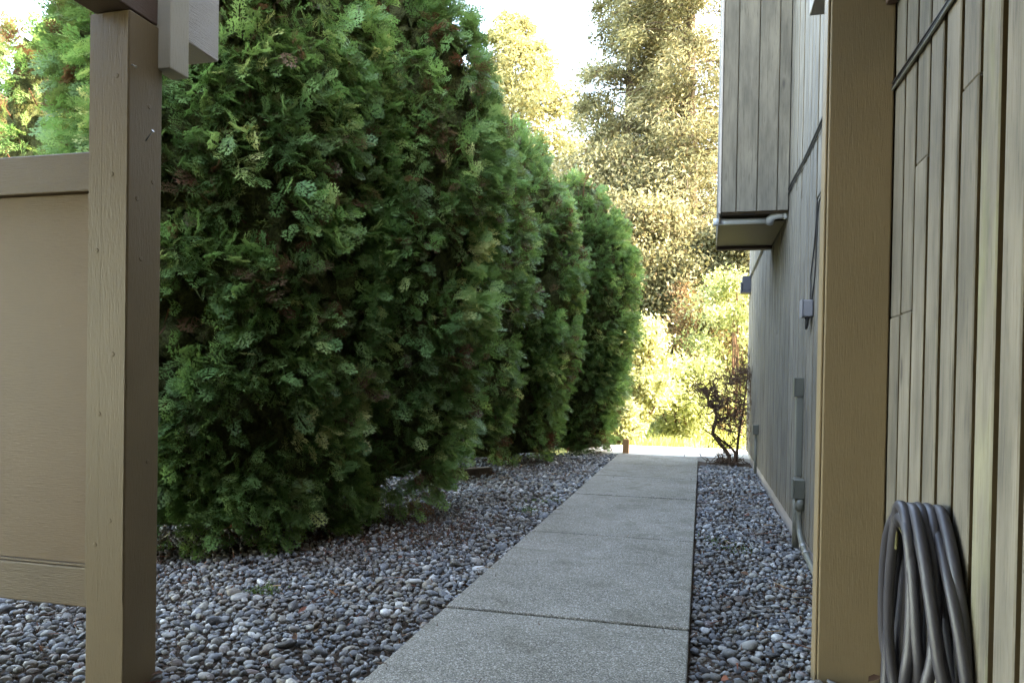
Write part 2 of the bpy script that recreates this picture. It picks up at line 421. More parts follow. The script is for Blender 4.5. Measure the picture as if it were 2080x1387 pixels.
throw(26000, -5.0, PX0, 1.5, 4.2, .008, .014, .70, .004); throw(8000, PX1, WALL, 1.9, 4.2, .008, .014, .70, .004)
S = np.array(stones)
depth = S[:, 0] * FW[0] + S[:, 1] * FW[1]
lat = (S[:, 0] * RT[0] + S[:, 1] * RT[1]) / depth
ydn = (CAM_H / depth)
visible = (abs(lat) < .675) & (ydn < .392)
# hidden behind the post and column
visible &= ~((lat < -.47) & (lat > -.575)) & ~(lat > .39)
size_px = np.where(visible & (S[:, 3] == 0), S[:, 2] / depth, 0)
order = np.argsort(-size_px); singles = set(order[:300].tolist())
def stone_xf(i):
    x, y, r_, low = S[i]
    q = np.random.default_rng(1000 + i)
    yaw = q.random() * 6.283; tx, ty = q.normal(size=2) * .28
    cz, sz = math.cos(yaw), math.sin(yaw); cx_, sx = math.cos(tx), math.sin(tx); cy_, sy = math.cos(ty), math.sin(ty)
    Rz = np.array([[cz, -sz, 0], [sz, cz, 0], [0, 0, 1]]); Rx = np.array([[1, 0, 0], [0, cx_, -sx], [0, sx, cx_]]); Ry = np.array([[cy_, 0, sy], [0, 1, 0], [-sy, 0, cy_]])
    # bed surface undulates a little
    und = .012 * math.sin(x * 2.1 + 1) * math.sin(y * 1.7) + .008 * math.sin(x * 5.3 + y * 4.1)
    z = -.046 + r_ * .42 + und - low + (0 if x < PX0 else -.006) + abs(q.normal()) * .006
    return Rz @ Rx @ Ry, np.array([x, y, z]), r_ * q.uniform(1.0, 1.22)
stone_me = [np_mesh('stone', v, ICO2[1], mat_stone1, k % 3 != 0) for k, v in enumerate(ST2)]
Vs, Fs, Ts, Sm, off = [], [], [], [], 0
for i in range(len(S)):
    Rm, p, r_ = stone_xf(i)
    if i in singles:
        o = bpy.data.objects.new('stone', stone_me[i % 14]); link(o, bed)
        Mx = np.eye(4); Mx[:3, :3] = Rm * r_; Mx[:3, 3] = p
        o.matrix_local = Matrix(Mx.tolist()); continue
    near = depth[i] < 3.5 and S[i, 2] > .016
    b = ST2[i % 14] if near else ST1[i % 10]; Fb = ICO2[1] if near else ICO1[1]
    V = (b * r_) @ Rm.T + p
    Vs.append(V); Fs.append(Fb + off); off += len(V); Ts.append(np.full(len(V), rng.random())); Sm.append(np.full(len(Fb), not near or i % 14 % 3 != 0))
so = mesh_obj('loose_stones', np_mesh('loose_stones', np.concatenate(Vs), np.concatenate(Fs), mat_stone, np.concatenate(Sm), np.concatenate(Ts)), bed)
so['kind'] = 'stuff'
print('stones', len(S), 'tris', sum(len(f) for f in Fs))

# ------------------------------------------------------------------ house
HY0, HY1, HTOP = -8.0, 10.66, 6.75
house = empty('house', 'tall house side clad in weathered grey-tan vertical boards, right of the path', 'house', (WALL, 5, 0))
MB().box(WALL + .024, 6.5, HY0, HY1 - .01, -.11, HTOP).build('wall', mat_back, house)
PITCH_B = 0.138
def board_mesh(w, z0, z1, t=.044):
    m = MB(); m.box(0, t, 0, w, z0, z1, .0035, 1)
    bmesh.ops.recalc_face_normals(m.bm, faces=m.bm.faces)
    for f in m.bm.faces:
        if abs(f.normal.y) > .9: f.material_index = 1            # groove flanks coloured dark: dirt, plus the groove's shade put into colour
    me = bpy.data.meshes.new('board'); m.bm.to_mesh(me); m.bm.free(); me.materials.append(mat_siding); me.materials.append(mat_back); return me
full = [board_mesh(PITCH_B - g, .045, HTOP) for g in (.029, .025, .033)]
y = 2.752; ys = []
yy = 2.66
while yy > HY0: ys.append(yy); yy -= PITCH_B
yy = 2.66 + PITCH_B
while yy < HY1 - .1: ys.append(yy); yy += PITCH_B
joints_at = {2.386: 1.654, 1.972: 1.724, 2.524: 1.22, 2.66: 1.218, 3.76: 2.0, 4.04: 2.1, 4.45: 1.75, 5.14: 2.2, 5.42: 2.32, 6.66: 1.4}
for yb in sorted(ys):
    jz = None
    for k, v in joints_at.items():
        if abs(k - yb) < .07 or abs(k - yb - PITCH_B * .5) < .03: jz = v
    if jz is None:
        o = bpy.data.objects.new('board', full[int(yb * 1000) % 3]); link(o, house)
        o.location = Vector((WALL - .018 + random.uniform(-.002, .002), yb, 0)) - house.location
    else:
        w = PITCH_B - .028; dx = random.uniform(.001, .003)
        for z0, z1, d in ((.045, jz - .0008, 0), (jz + .0008, HTOP, dx)):
            o = bpy.data.objects.new('board', board_mesh(w, z0, z1)); link(o, house)
            o.location = Vector((WALL - .018 + d, yb, 0)) - house.location
        joints_at = {k: v for k, v in joints_at.items() if v != jz}
MB().box(WALL - .014, WALL + .02, 2.9, HY1 - .02, -.10, .043, .003).build('base_board', mat_trim, house)
MB().box(WALL - .014, WALL + .02, HY0, 2.74, -.10, .043, .003).build('base_board', mat_trim, house)
MB().box(WALL - .03, WALL + .10, HY1 - .012, HY1 + .012, .03, HTOP, .004).build('corner_board', mat_trim, house)
# end wall beyond the corner, so that the house is whole
MB().box(WALL + .12, 6.5, HY1 - .005, HY1 + .02, -.05, HTOP).build('end_wall', mat_post, house)
MB().box(WALL - .28, 6.9, HY0 - .3, HY1 + .3, HTOP + .01, HTOP + .2, .01).build('roof', mat_roof, house)
# projecting bay above the path
BX0, BY0, BY1, BZ = 0.11, 5.985, 7.46, 2.285
bay = MB().box(BX0 + .02, WALL - .022, BY0 + .02, BY1 - .02, BZ + .012, HTOP).build('bay', mat_back, house)
edges = [BX0 + .006, .229, .380, .525, WALL - .021]
for a, b in zip(edges, edges[1:]):
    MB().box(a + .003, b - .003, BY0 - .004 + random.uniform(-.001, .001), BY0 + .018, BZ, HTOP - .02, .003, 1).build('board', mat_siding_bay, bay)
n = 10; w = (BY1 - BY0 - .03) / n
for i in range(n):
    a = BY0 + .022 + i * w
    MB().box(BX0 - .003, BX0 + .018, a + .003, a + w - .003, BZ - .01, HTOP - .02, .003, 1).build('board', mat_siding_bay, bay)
MB().box(BX0 - .012, BX0 + .005, BY0 - .014, BY0 + .020, BZ - .012, HTOP - .03, .002).build('corner_trim', mat_trim, bay)
MB().box(BX0 + .02, WALL - .024, BY0 + .022, BY0 + .10, BZ - .006, BZ + .010).build('ledger', mat_rail, bay)
MB().box(.27, .37, BY0 + .04, BY0 + .075, BZ - .009, BZ - .0065).build('vent_slot', mat_black, bay)
MB().box(BX0 + .008, WALL - .024, BY0 + .24, BY1 - .12, BZ - .030, BZ - .014).build('soffit_panel', mat_soffit, bay)
MB().box(BX0 + .002, WALL - .024, BY1 - .115, BY1 - .005, BZ - .055, BZ + .010, .003).build('soffit_lip', mat_beam_dark, bay)
MB().box(BX0 - .006, BX0 + .006, BY0 + .11, BY1 - .12, BZ - .055, BZ - .0115, .002).build('soffit_edge', mat_rail, bay)
# drain pipe hung under the bay
dp = empty('drain_pipe', 'pale plastic pipe with elbow running under the projecting bay', 'pipe', (.35, 6.15, 2.25))
PYd, PZd, pr = BY0 + .165, BZ - .040, .024
MB().tube([(BX0 - .045, PYd, PZd), (.50, PYd, PZd)], pr, 14).build('pipe_run', mat_pvc, dp)
el = [(.50 + .055 * math.sin(a), PYd - .055 * (1 - math.cos(a)) * .8, PZd + .03 * math.sin(a)) for a in np.linspace(0, math.pi / 2, 7)]
MB().tube([(.485, PYd, PZd - .02), (.49, PYd - .03, PZd + .004), (.51, PYd - .055, PZd + .022), (.54, PYd - .065, PZd + .028), (WALL - .03, PYd - .065, PZd + .028)], [.031] * 5, 14).build('elbow', mat_pvc, dp)
MB().tube([(WALL - .045, PYd - .065, PZd + .028), (WALL - .019, PYd - .065, PZd + .028)], .036, 14).build('collar', mat_pvc, dp)
MB().tube([(BX0 - .046, PYd, PZd), (BX0 - .005, PYd, PZd)], .029, 14).build('end_cap', mat_pvc, dp)

# ------------------------------------------------------------------ column, post, beams, roof, fence
CY = 2.765
column = empty('support_column', 'broad flat tan painted column standing out from the house wall', 'column', (.52, CY, -.06))
MB().box(.405, WALL - .021, CY, CY + .09, -.10, 2.95, .006, 3).build('plank', mat_col, column)
MB().box(.396, .4045, CY + .004, CY + .086, -.10, 3.0, .003).build('edge_strip', mat_col, column)
MB().box(WALL - .055, WALL - .0215, -7.8, CY - .003, 2.268, 2.6, .004).build('wall_plate', mat_beam_dark, column)

carport = empty('carport', 'tan square post carrying a dark brown beam, left foreground', 'carport', (-1.84, 2.07, -.06))
PXa, PXb, PYa, PYb = -1.912, -1.766, 2.0, 2.15
post = MB().box(PXa, PXb, PYa, PYb, -.10, 2.135, .005, 3).build('post', mat_post, carport)
MB().box(PXa - .0015, PXb - .098, PYa - .0022, PYa + .02, .26, 2.13).build('face_board', mat_post, post)
MB().box(PXb - .0977, PXb - .004, PYa - .0022, PYa + .02, .26, 2.13).build('face_board', mat_post, post)
MB().tube([(PXb - .005, 2.077, 1.742), (PXb + .030, 2.070, 1.772)], .0022, 8).tube([(PXb + .0295, 2.070, 1.7718), (PXb + .032, 2.0695, 1.774)], .0052, 10).build('nail', mat_metal, post)
MB().tube([(PXb - .005, 2.010, 1.968), (PXb + .014, 2.012, 1.958)], .0022, 8).tube([(PXb + .0135, 2.012, 1.9582), (PXb + .0155, 2.0122, 1.957)], .0045, 10).build('nail', mat_metal, post)
MB().box(PXa + .004, PXb + .000, -7.8, 2.125, 2.139, 2.40, .004, 2).build('beam', mat_beam_dark, carport)
MB().box(PXa + .004, PXb + .001, 2.2255, 2.445, 2.150, 2.44, .004, 2).build('beam_tail', mat_beam_grey, carport)
MB().box(PXb - .02, PXb + .046, 2.128, 2.222, 1.998, 2.44, .004, 2).build('hanger_block', mat_block, carport)
for px_, pz_ in ((-.045, 1.93), (-.06, 1.62), (-.115, 1.38), (-.05, 1.05), (-.10, .86), (-.055, .52), (-.11, .44)):
    MB().disc_lathe([(.0075, 0), (.0068, -.0012), (.004, -.0008)], (PXb + px_, PYa - .0021, pz_), 'y', 14).build('filled_nail_hole', mat_post, post)
for py_, pz_ in ((.04, 1.55), (.09, 1.86), (.11, 1.62), (.06, 1.36), (.10, .70)):
    MB().disc_lathe([(.0075, 0), (.0068, .0012), (.004, .0008)], (PXb + .0001, PYa + py_, pz_), 'x', 14).build('filled_nail_hole', mat_post, post)
# roof deck sloping up to the house wall, unseen; spread to shade column, fence
bm = MB(); zl, zr = 2.42, 2.70
rz = lambda x: zl + (zr - zl) * (x + 7.5) / (WALL - .03 + 7.5) + (.0 if x < -2 else .05)
ring = [(-7.5, -7.8), (WALL - .03, -7.8), (WALL - .03, 2.70), (-.55, 2.70), (-.55, 1.5), (-7.5, 1.5)]
lo = [bm.bm.verts.new((x, y, rz(x))) for x, y in ring]; hi_ = [bm.bm.verts.new((x, y, rz(x) + .09)) for x, y in ring]
bm.bm.faces.new(lo[::-1]); bm.bm.faces.new(hi_)
for k in range(6): bm.bm.faces.new([lo[k], lo[(k + 1) % 6], hi_[(k + 1) % 6], hi_[k]])
bmesh.ops.triangulate(bm.bm, faces=[f for f in bm.bm.faces if len(f.verts) > 4])
bm.build('roof_deck', mat_roof, carport)
MB().box(-7.5, WALL - .03, -7.78, -7.68, -.05, 2.40).build('added_rear_screen', mat_roof, carport)  # added unseen wall, blocks light coming from behind the camera
rb = MB().box(.388, .455, CY + .093, 3.2, 2.455, 2.70, .004, 2).build('beam_stub', mat_beam_grey, column)

fence = empty('fence_panel', 'tan painted fence panel with top and bottom rails, beside the square post', 'fence', (-3, 2.06, .2))
FX0, FX1, FYf = -4.6, PXa - .004, 2.03
MB().box(FX0, FX1 - .002, FYf + .022, FYf + .04, .26, 1.66).build('panel', mat_panel, fence)
MB().box(FX0, FX1, FYf - .006, FYf + .055, 1.578, 1.706, .005, 2).build('top_rail', mat_rail, fence)
MB().box(FX0, FX1, FYf + .000, FYf + .05, .222, .352, .005, 2).build('bottom_rail', mat_rail, fence)
MB().box(FX0, FX1, FYf + .004, FYf + .0215, .3535, .362, .002).build('bead', mat_rail, fence)
MB().box(-2.46, -2.43, FYf + .012, FYf + .0215, .363, 1.576, .002).build('seam_batten', mat_panel, fence)

# ------------------------------------------------------------------ things on the wall
def conduit_box(parent, name, yc, z0, z1, w, d, mat):
    o = MB().box(WALL - .02 - d, WALL - .019, yc - w / 2, yc + w / 2, z0, z1, .004, 2).build(name, mat, parent)
    MB().box(WALL - .02 - d - .006, WALL - .02 - d - .0005, yc - w / 2 - .003, yc + w / 2 + .003, z0 - .003, z1 + .003, .002).build('cover', mat, o)
    return o
cd = empty('electrical_conduit', 'grey-painted conduit with two boxes on the house wall near the tan column', 'conduit', (WALL, 4.85, -.05))
conduit_box(cd, 'box', 4.96, .905, 1.022, .080, .050, mat_boxgrey)
conduit_box(cd, 'box', 4.83, .296, .408, .115, .062, mat_boxgrey)
MB().box(WALL - .060, WALL - .019, 4.925, 4.995, .412, .903, .006).build('raceway', mat_pipe_grey, cd)
MB().tube([(WALL - .045, 4.80, .293), (WALL - .045, 4.80, .225)], .027, 12).build('coupling', mat_pipe_grey, cd)
MB().tube(smooth_path([(WALL - .045, 4.80, .24), (WALL - .045, 4.80, .15), (WALL - .045, 4.76, .085), (WALL - .045, 4.60, .045), (WALL - .045, 4.30, .02), (WALL - .045, 3.6, -.02), (WALL - .045, 3.0, -.05)], 26), .0165, 10).build('flexible_pipe', mat_pipe_grey, cd)
MB().tube([(WALL - .045, 4.62, .050), (WALL - .045, 4.585, .041)], .0205, 10).build('pipe_ring', mat_metal, cd)
MB().tube([(WALL - .045, 4.50, .036), (WALL - .045, 4.465, .031)], .0205, 10).build('pipe_ring', mat_metal, cd)
MB().tube([(WALL - .043, 4.985, .40), (WALL - .043, 4.985, -.10)], .021, 10).build('ground_pipe', mat_pipe_grey, cd)
c2 = empty('thin_conduit', 'thin grey conduit with a small box low on the wall, far end near dead shrub', 'conduit', (WALL, 8.6, -.05))
conduit_box(c2, 'box', 8.62, .410, .515, .085, .055, mat_boxgrey)
MB().tube([(WALL - .044, 8.62, .408), (WALL - .044, 8.62, -.09)], .015, 10).build('pipe', mat_pipe_grey, c2)

nid = empty('junction_box', 'small grey plastic cable box high on the house wall', 'junction box', (WALL, 4.64, 1.37))
MB().box(WALL - .075, WALL - .019, 4.585, 4.695, 1.372, 1.468, .006, 2).build('case', mat_nid, nid)
MB().box(WALL - .082, WALL - .0755, 4.580, 4.700, 1.367, 1.474, .004, 2).build('lid', mat_nid, nid)
for k in range(4):
    y0 = 4.60 + k * .022
    MB().tube(smooth_path([(WALL - .05, y0, 1.373), (WALL - .05, y0 + .004, 1.335 - .01 * (k % 3)), (WALL - .045, y0 + .02, 1.318 - .012 * (k % 2)), (WALL - .04, y0 + .03, 1.345), (WALL - .035, y0 + .028, 1.371)], 12), .0042, 6).build('wire_loop', mat_cable, nid)

def cable(name, pts, rad, label, n=40, grp=None):
    o = MB().tube(smooth_path(pts, n), rad, 6).build(name, mat_cable); tag(o, label, 'cable', grp); return o
XC = WALL - .026
cable('cable', [(XC, -1.0, 2.012), (XC, 1.5, 2.003), (XC, 2.2, 1.998), (XC, 2.9, 2.008), (XC, 3.6, 2.016), (XC, 4.38, 2.022), (XC, 4.47, 1.99), (XC, 4.50, 1.88), (XC, 4.56, 1.75), (XC, 4.66, 1.62), (XC, 4.66, 1.53), (XC, 4.665, 1.46)], .0042, 'black cable along the near boards, looping down into the cable box', 70)
cable('cable', [(XC, -1.0, 2.002), (XC, 1.5, 1.993), (XC, 2.3, 1.988), (XC, 3.0, 1.996), (XC, 3.8, 1.998), (XC, 4.30, 2.000), (XC, 4.42, 1.95), (XC, 4.455, 1.80), (XC, 4.50, 1.60), (XC, 4.60, 1.468)], .0042, 'black cable just below its twin, dropping straight into the cable box', 60)
o = MB().tube(smooth_path([(XC - .001, -1.0, 1.992), (XC - .001, 1.8, 1.983), (XC, 2.35, 1.979), (XC, 2.9, 1.986), (XC, 3.5, 1.99)], 40), .005, 6).build('cable', mat_pipe_grey)
tag(o, 'grey cable, lowest of the three crossing the near boards', 'cable')
cable('cable', [(XC, 2.95, 2.44), (XC, 4.0, 2.425), (XC, 5.0, 2.412), (XC, 6.0, 2.44), (XC, 7.5, 2.42), (XC, 9.0, 2.41), (XC, 10.62, 2.40)], .0065, 'upper of two thick black cables high on the far boards below the bay', 50)
cable('cable', [(XC, 2.95, 2.41), (XC, 4.0, 2.395), (XC, 5.0, 2.386), (XC, 6.0, 2.405), (XC, 7.5, 2.38), (XC, 9.0, 2.375), (XC, 10.62, 2.36)], .0055, 'lower of two thick black cables high on the far boards below the bay', 50)

lamp = empty('wall_lamp', 'dark boxy wall lamp at the far corner of the house', 'lamp', (WALL, 10.55, 2.15))
MB().box(.50, WALL - .019, 10.47, 10.61, 2.20, 2.395, .006).build('housing', mat_lamp, lamp)
MB().box(.478, .499, 10.45, 10.63, 2.165, 2.31, .004).build('shade', mat_lamp, lamp)
MB().box(.50, WALL - .02, 10.455, 10.625, 2.165, 2.198, .004).build('rim', mat_lamp, lamp)

# garden hose on its hanger
hg = empty('hose_hanger', 'olive metal saddle hanger under the coiled hose', 'hanger', (WALL, 2.33, .56))
MB().box(WALL - .024, WALL - .0185, 2.12, 2.24, .50, .59, .002).build('back_plate', mat_bracket, hg)
arc = [(a, .605 + .032 * math.sin(math.pi * (a - 2.09) / .18) - .014) for a in np.linspace(2.09, 2.27, 9)]
m = MB()
for (a, za), (b, zb) in zip(arc, arc[1:]):
    q = [m.bm.verts.new(c) for c in ((WALL - .12, a, za), (WALL - .024, a, za), (WALL - .024, b, zb), (WALL - .12, b, zb), (WALL - .12, a, za - .004), (WALL - .024, a, za - .004), (WALL - .024, b, zb - .004), (WALL - .12, b, zb - .004))]
    for f in ((0, 1, 2, 3), (4, 5, 6, 7), (0, 1, 5, 4), (2, 3, 7, 6), (0, 3, 7, 4), (1, 2, 6, 5)): m.bm.faces.new([q[i] for i in f])
m.build('saddle', mat_bracket, hg)
MB().box(WALL - .126, WALL - .1205, 2.165, 2.205, .56, .61, .002).build('front_lip', mat_bracket, hg)
pts = []
NL = 10
hr = random.Random(5)
for i in range(NL):
    lay = i // 5; kx = i % 5
    xb = WALL - .036 - .022 * (kx if lay == 0 else (4 - kx) * .9 + .3)
    zt = .637 + .026 * lay; bot = hr.uniform(-.03, .10); wl_ = hr.uniform(.11, .19); wr = hr.uniform(.15, .25)
    bow = hr.uniform(-.03, .04); tw = hr.uniform(-.035, .045)
    top = 2.145 + hr.uniform(-.025, .025)
    lim = lambda x: min(x, WALL - .034)
    pts += [(lim(xb), top + .005, zt + .014), (lim(xb), top - .07, zt - .006), (lim(xb + .002), top - wr * .72, zt - .12), (lim(xb + tw * .4), top - wr * .95, zt - .27), (lim(xb + tw), top - wr, .25 + bot * .5),
            (lim(xb + tw * .8), top - wr * .8, .06 + bot), (lim(xb + bow), top - .02, bot - .03), (lim(xb + bow * .8), top + wl_ * .75, .07 + bot), (lim(xb + bow * .3), top + wl_, .26), (lim(xb), top + wl_ * .85, zt - .22), (lim(xb - .003), top + wl_ * .45, zt - .055)]
hose = empty('garden_hose', 'grey-blue garden hose coiled on a hanger by the tan column', 'hose', (WALL, 2.33, .1))
V, F = tube_np(smooth_path(pts, NL * 44), .0138, 12)
mesh_obj('coil', np_mesh('coil', V, F, mat_hose, True), hose)
e = np.array(pts[-1])
MB().tube([e + (0, 0, .0), e + (-.004, -.03, .05)], [.0165, .0165], 12).build('coupling', mat_metal, hose)

# ------------------------------------------------------------------ foliage helpers
def lobe(base, d, L, width):
    """one pointed scale-leaf lobe: a single triangle"""
    s_ = np.cross(d, [0, 0, 1.]); s_ /= np.linalg.norm(s_) + 1e-9
    b = base + d * L * .12
    return np.array([b + s_ * width, base + d * L, b - s_ * width])
def spray_template(pairs, seed, sub_max):
    """flat feathery fan of scale leaves on a curving stem, length 1 along +x, lying in the xy plane"""
    r_ = np.random.default_rng(seed); tri = []
    bend = r_.uniform(-.12, .12)
    axis = lambda t: np.array([t, bend * math.sin(t * 2.6), -.20 * t * t])
    for k in range(pairs):
        t = .06 + .84 * k / pairs
        for s_ in (-1, 1):
            tt = t + (.05 if s_ > 0 else 0); L = (.52 * (1 - tt) ** .7 + .12) * r_.uniform(.75, 1.15)
            a = math.radians(r_.uniform(30, 48)) * s_
            b = axis(tt); d = np.array([math.cos(a), math.sin(a), r_.uniform(-.25, .12)])
            tri.append(lobe(b, d, L, .030 if sub_max else .055))
            ns = min(sub_max, int(L / .11))
            for m_ in range(ns):
                f_ = (m_ + .6) / (ns + .4)
                for ss in (1, -1):
                    a2 = a + ss * math.radians(r_.uniform(30, 44)); d2 = np.array([math.cos(a2), math.sin(a2), r_.uniform(-.2, .15)])
                    tri.append(lobe(b + d * L * f_, d2, L * .45 * (1.1 - .6 * f_), .032 if sub_max > 1 else .042))
    tri.append(lobe(axis(.78), np.array([1., 0, -.3]), .24, .04)); tri.append(lobe(axis(0), np.array([1., 0, -.12]), .85, .018))
    V = np.concatenate(tri); return V, np.arange(len(V)).reshape(-1, 3)
SPRAY_HI = [spray_template(5, s_, 2) for s_ in range(5)]
SPRAY_LO = [spray_template(4, 20 + s_, 1) for s_ in range(4)]
print('spray quads', [len(f) for _, f in SPRAY_HI], [len(f) for _, f in SPRAY_LO])
def orient(dirs, nrm):
    x = dirs / (np.linalg.norm(dirs, axis=1)[:, None] + 1e-9)
    z = nrm - x * (nrm * x).sum(1)[:, None]; z /= np.linalg.norm(z, axis=1)[:, None] + 1e-9
    y = np.cross(z, x); return np.stack([x, y, z], -1)      # columns
def place_sprays(templates, pos, Rm, scale, tint):
    Vo, Fo, To, off = [], [], [], 0
    sel = rng.integers(0, len(templates), len(pos))
    for k, (V, F) in enumerate(templates):
        m_ = sel == k
        if not m_.any(): continue
        P = np.einsum('nij,vj->nvi', Rm[m_], V) * scale[m_][:, None, None] + pos[m_][:, None, :]
        nn, nv = P.shape[:2]
        Vo.append(P.reshape(-1, 3)); Fo.append((F[None] + (np.arange(nn) * nv)[:, None, None]).reshape(-1, 3) + off); off += nn * nv
        To.append(np.repeat(tint[m_], nv))
    return np.concatenate(Vo), np.concatenate(Fo), np.concatenate(To)
def leaves(P, size, q, flat=0.0, tintm=.5, aspect=.42, tint_sd=.2, dirs=None):
    n = len(P); d = q.normal(size=(n, 3)) if dirs is None else dirs + q.normal(size=(n, 3)) * .45; nn = q.normal(size=(n, 3)); nn[:, 2] += flat
    Rm = orient(d, nn); s_ = size * q.uniform(.6, 1.4, n)
    T0 = np.array([[0, aspect * .8, 0], [0, -aspect * .8, 0], [1, 0, .05]])
    V = np.einsum('nij,vj->nvi', Rm, T0) * s_[:, None, None] + P[:, None, :]
    return V.reshape(-1, 3), np.arange(3 * n).reshape(-1, 3), np.repeat(np.clip(q.normal(tintm, tint_sd, n), 0, 1), 3)
TRIS = [0]
def arborvitae(x, y, H, prof, label, n_clump, per, hi, size, skirt=.12, seed=0, lean=(0, 0), trunk_n=2, inner=1500, hue=0.0, zmin=0, core=(.03, .76)):
    """prof: list of (height fraction, radius)"""
    q = np.random.default_rng(500 + seed)
    t = empty('arborvitae', label, 'tree', (x, y, -.06), 'arborvitae row left of the path')
    pu = np.array([p[0] for p in prof]); prr = np.array([p[1] for p in prof])
    rad = lambda u: np.interp(u, pu, prr)
    ax = lambda z: np.stack([x + lean[0] * z / H, y + lean[1] * z / H], -1)
    # trunks and limbs
    parts = []
    for k in range(trunk_n):
        a = q.random() * 6.28; o_ = .10 * k
        pts_ = [(x + o_ * math.cos(a) + q.normal() * .02 + lean[0] * u, y + o_ * math.sin(a) + q.normal() * .02 + lean[1] * u, -.08 + H * .9 * u) for u in np.linspace(0, 1, 8)]
        parts.append(tube_np(smooth_path(pts_, 18), np.linspace(.075 if k == 0 else .05, .012, 18), 8))
    V, F = merge(parts); mesh_obj('trunk', np_mesh('trunk', V, F, mat_bark, True), t)
    parts = []
    for k in range(80):
        u = q.uniform(.06, .9); a = q.random() * 6.28; z0 = u * H; r_ = rad(u) * q.uniform(.6, .88)
        c = np.array([*ax(z0), z0 - .1]); d = np.array([math.cos(a), math.sin(a), 0])
        pts_ = [c, c + d * r_ * .4 + (0, 0, .08), c + d * r_ * .8 + (0, 0, .24), c + d * r_ + (0, 0, .40)]
        parts.append(tube_np(smooth_path(pts_, 7), np.linspace(.017, .004, 7), 5))
    V, F = merge(parts); mesh_obj('limbs', np_mesh('limbs', V, F, mat_bark, True), t)
    # dense dead growth around the trunk: a ragged brown-green mass seen only through gaps
    nu, na = 84, 72; uu = np.linspace(core[0], .97, nu); aa = np.linspace(0, 2 * np.pi, na, endpoint=False)
    RR = rad(uu)[:, None] * core[1] * (1 + q.normal(0, .085, (nu, na)) + .07 * np.sin(aa * 5 + uu[:, None] * 21) * np.sin(aa * 3 - uu[:, None] * 33)); RR[0] *= .25; RR[-1] *= .1
    ZZ = (uu * H)[:, None] + q.normal(0, .035, (nu, na)); AX = ax(ZZ)
    VV = np.stack([AX[..., 0] + RR * np.cos(aa), AX[..., 1] + RR * np.sin(aa), ZZ], -1).reshape(-1, 3)
    ix = np.arange(nu * na).reshape(nu, na); FF = np.stack([ix[:-1], np.roll(ix[:-1], -1, 1), np.roll(ix[1:], -1, 1), ix[1:]], -1).reshape(-1, 4)
    mesh_obj('inner_growth', np_mesh('inner_growth', VV, FF, mat_inner, False), t)
    # clumps on the crown surface
    tocam = math.atan2(-y, -x)
    us = []
    while len(us) < n_clump:
        u = q.random()
        if q.random() < rad(u) / prr.max() + .1: us.append(u)
    us = np.array(us); ang = q.random(n_clump) * 6.283
    # the far side carries fewer clumps
    back = np.cos(ang - tocam) < -.15; keep = (~back | (q.random(n_clump) < .22)) & ((skirt + us * H < .80 * H) | (q.random(n_clump) < .4) | (H < 4.3))
    if zmin: keep &= (us * H > zmin) | (q.random(n_clump) < .25)
    us, ang = us[keep], ang[keep]; n = len(us)
    zc = skirt + us * (H - skirt); rc = rad(us) * (1 - np.abs(q.normal(0, .075, n))) - .09
    cz = np.stack([*ax(zc).T, zc], -1) + np.stack([np.cos(ang) * rc, np.sin(ang) * rc, np.zeros(n)], -1)
    csz = q.uniform(.11, .21, n) * (1 - .35 * us); ctint = q.normal(0, .16, n) + hue
    P, D, T, Sz, Nn = [], [], [], [], []
    for k in range(n):
        m_ = int(per * q.uniform(.6, 1.35))
        o_ = np.array([math.cos(ang[k]), math.sin(ang[k]), 0.0])
        v = q.normal(size=(m_, 3)); v /= np.linalg.norm(v, axis=1)[:, None]
        v += o_ * .85; v /= np.linalg.norm(v, axis=1)[:, None]
        rr = csz[k] * q.uniform(.55, 1.05, m_)[:, None]
        pos = cz[k] + v * rr * np.array([1, 1, 1.35])
        d = o_ * q.uniform(.5, 1.1, (m_, 1)) + v * .7 + np.array([0, 0, 1]) * q.normal(-.12 if us[k] < .75 else .55, .42, (m_, 1)) + q.normal(size=(m_, 3)) * .25
        side = np.cross(o_, [0, 0, 1]) * q.normal(0, .6, (m_, 1)) + np.array([0, 0, 1]) * q.uniform(.2, 1.0, (m_, 1)) + o_ * q.normal(.5, .45, (m_, 1))
        P.append(pos); D.append(d); Nn.append(side)
        dead = q.random() < .05
        T.append(np.clip((.5 + ctint[k] + q.normal(0, .12, m_)) if not dead else q.uniform(0, .3, m_), .0, 1)); Sz.append(size * q.uniform(.65, 1.3, m_))
    # inner, older foliage
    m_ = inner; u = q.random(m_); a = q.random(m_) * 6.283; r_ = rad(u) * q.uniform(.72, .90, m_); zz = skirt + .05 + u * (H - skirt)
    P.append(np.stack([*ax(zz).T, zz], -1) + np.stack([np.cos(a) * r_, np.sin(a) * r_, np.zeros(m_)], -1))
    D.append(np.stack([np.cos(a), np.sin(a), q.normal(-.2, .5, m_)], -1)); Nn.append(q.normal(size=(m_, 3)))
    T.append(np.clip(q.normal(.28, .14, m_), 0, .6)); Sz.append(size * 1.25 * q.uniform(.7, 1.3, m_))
    P, D, Nn, T, Sz = map(np.concatenate, (P, D, Nn, T, Sz))
    low = P[:, 2] < .02; P[low, 2] = .02 + q.random(low.sum()) * .1; D[low, 2] = np.abs(D[low, 2]) * .3
    V, F, tt = place_sprays(SPRAY_HI if hi else SPRAY_LO, P, orient(D, Nn), Sz, T)
    # shaded older growth deep inside: coarse twig clusters that close the crown
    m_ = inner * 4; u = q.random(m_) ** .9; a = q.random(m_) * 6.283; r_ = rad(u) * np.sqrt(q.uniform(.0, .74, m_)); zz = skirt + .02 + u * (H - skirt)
    IP = np.stack([*ax(zz).T, zz], -1) + np.stack([np.cos(a) * r_, np.sin(a) * r_, q.normal(0, .05, m_)], -1)
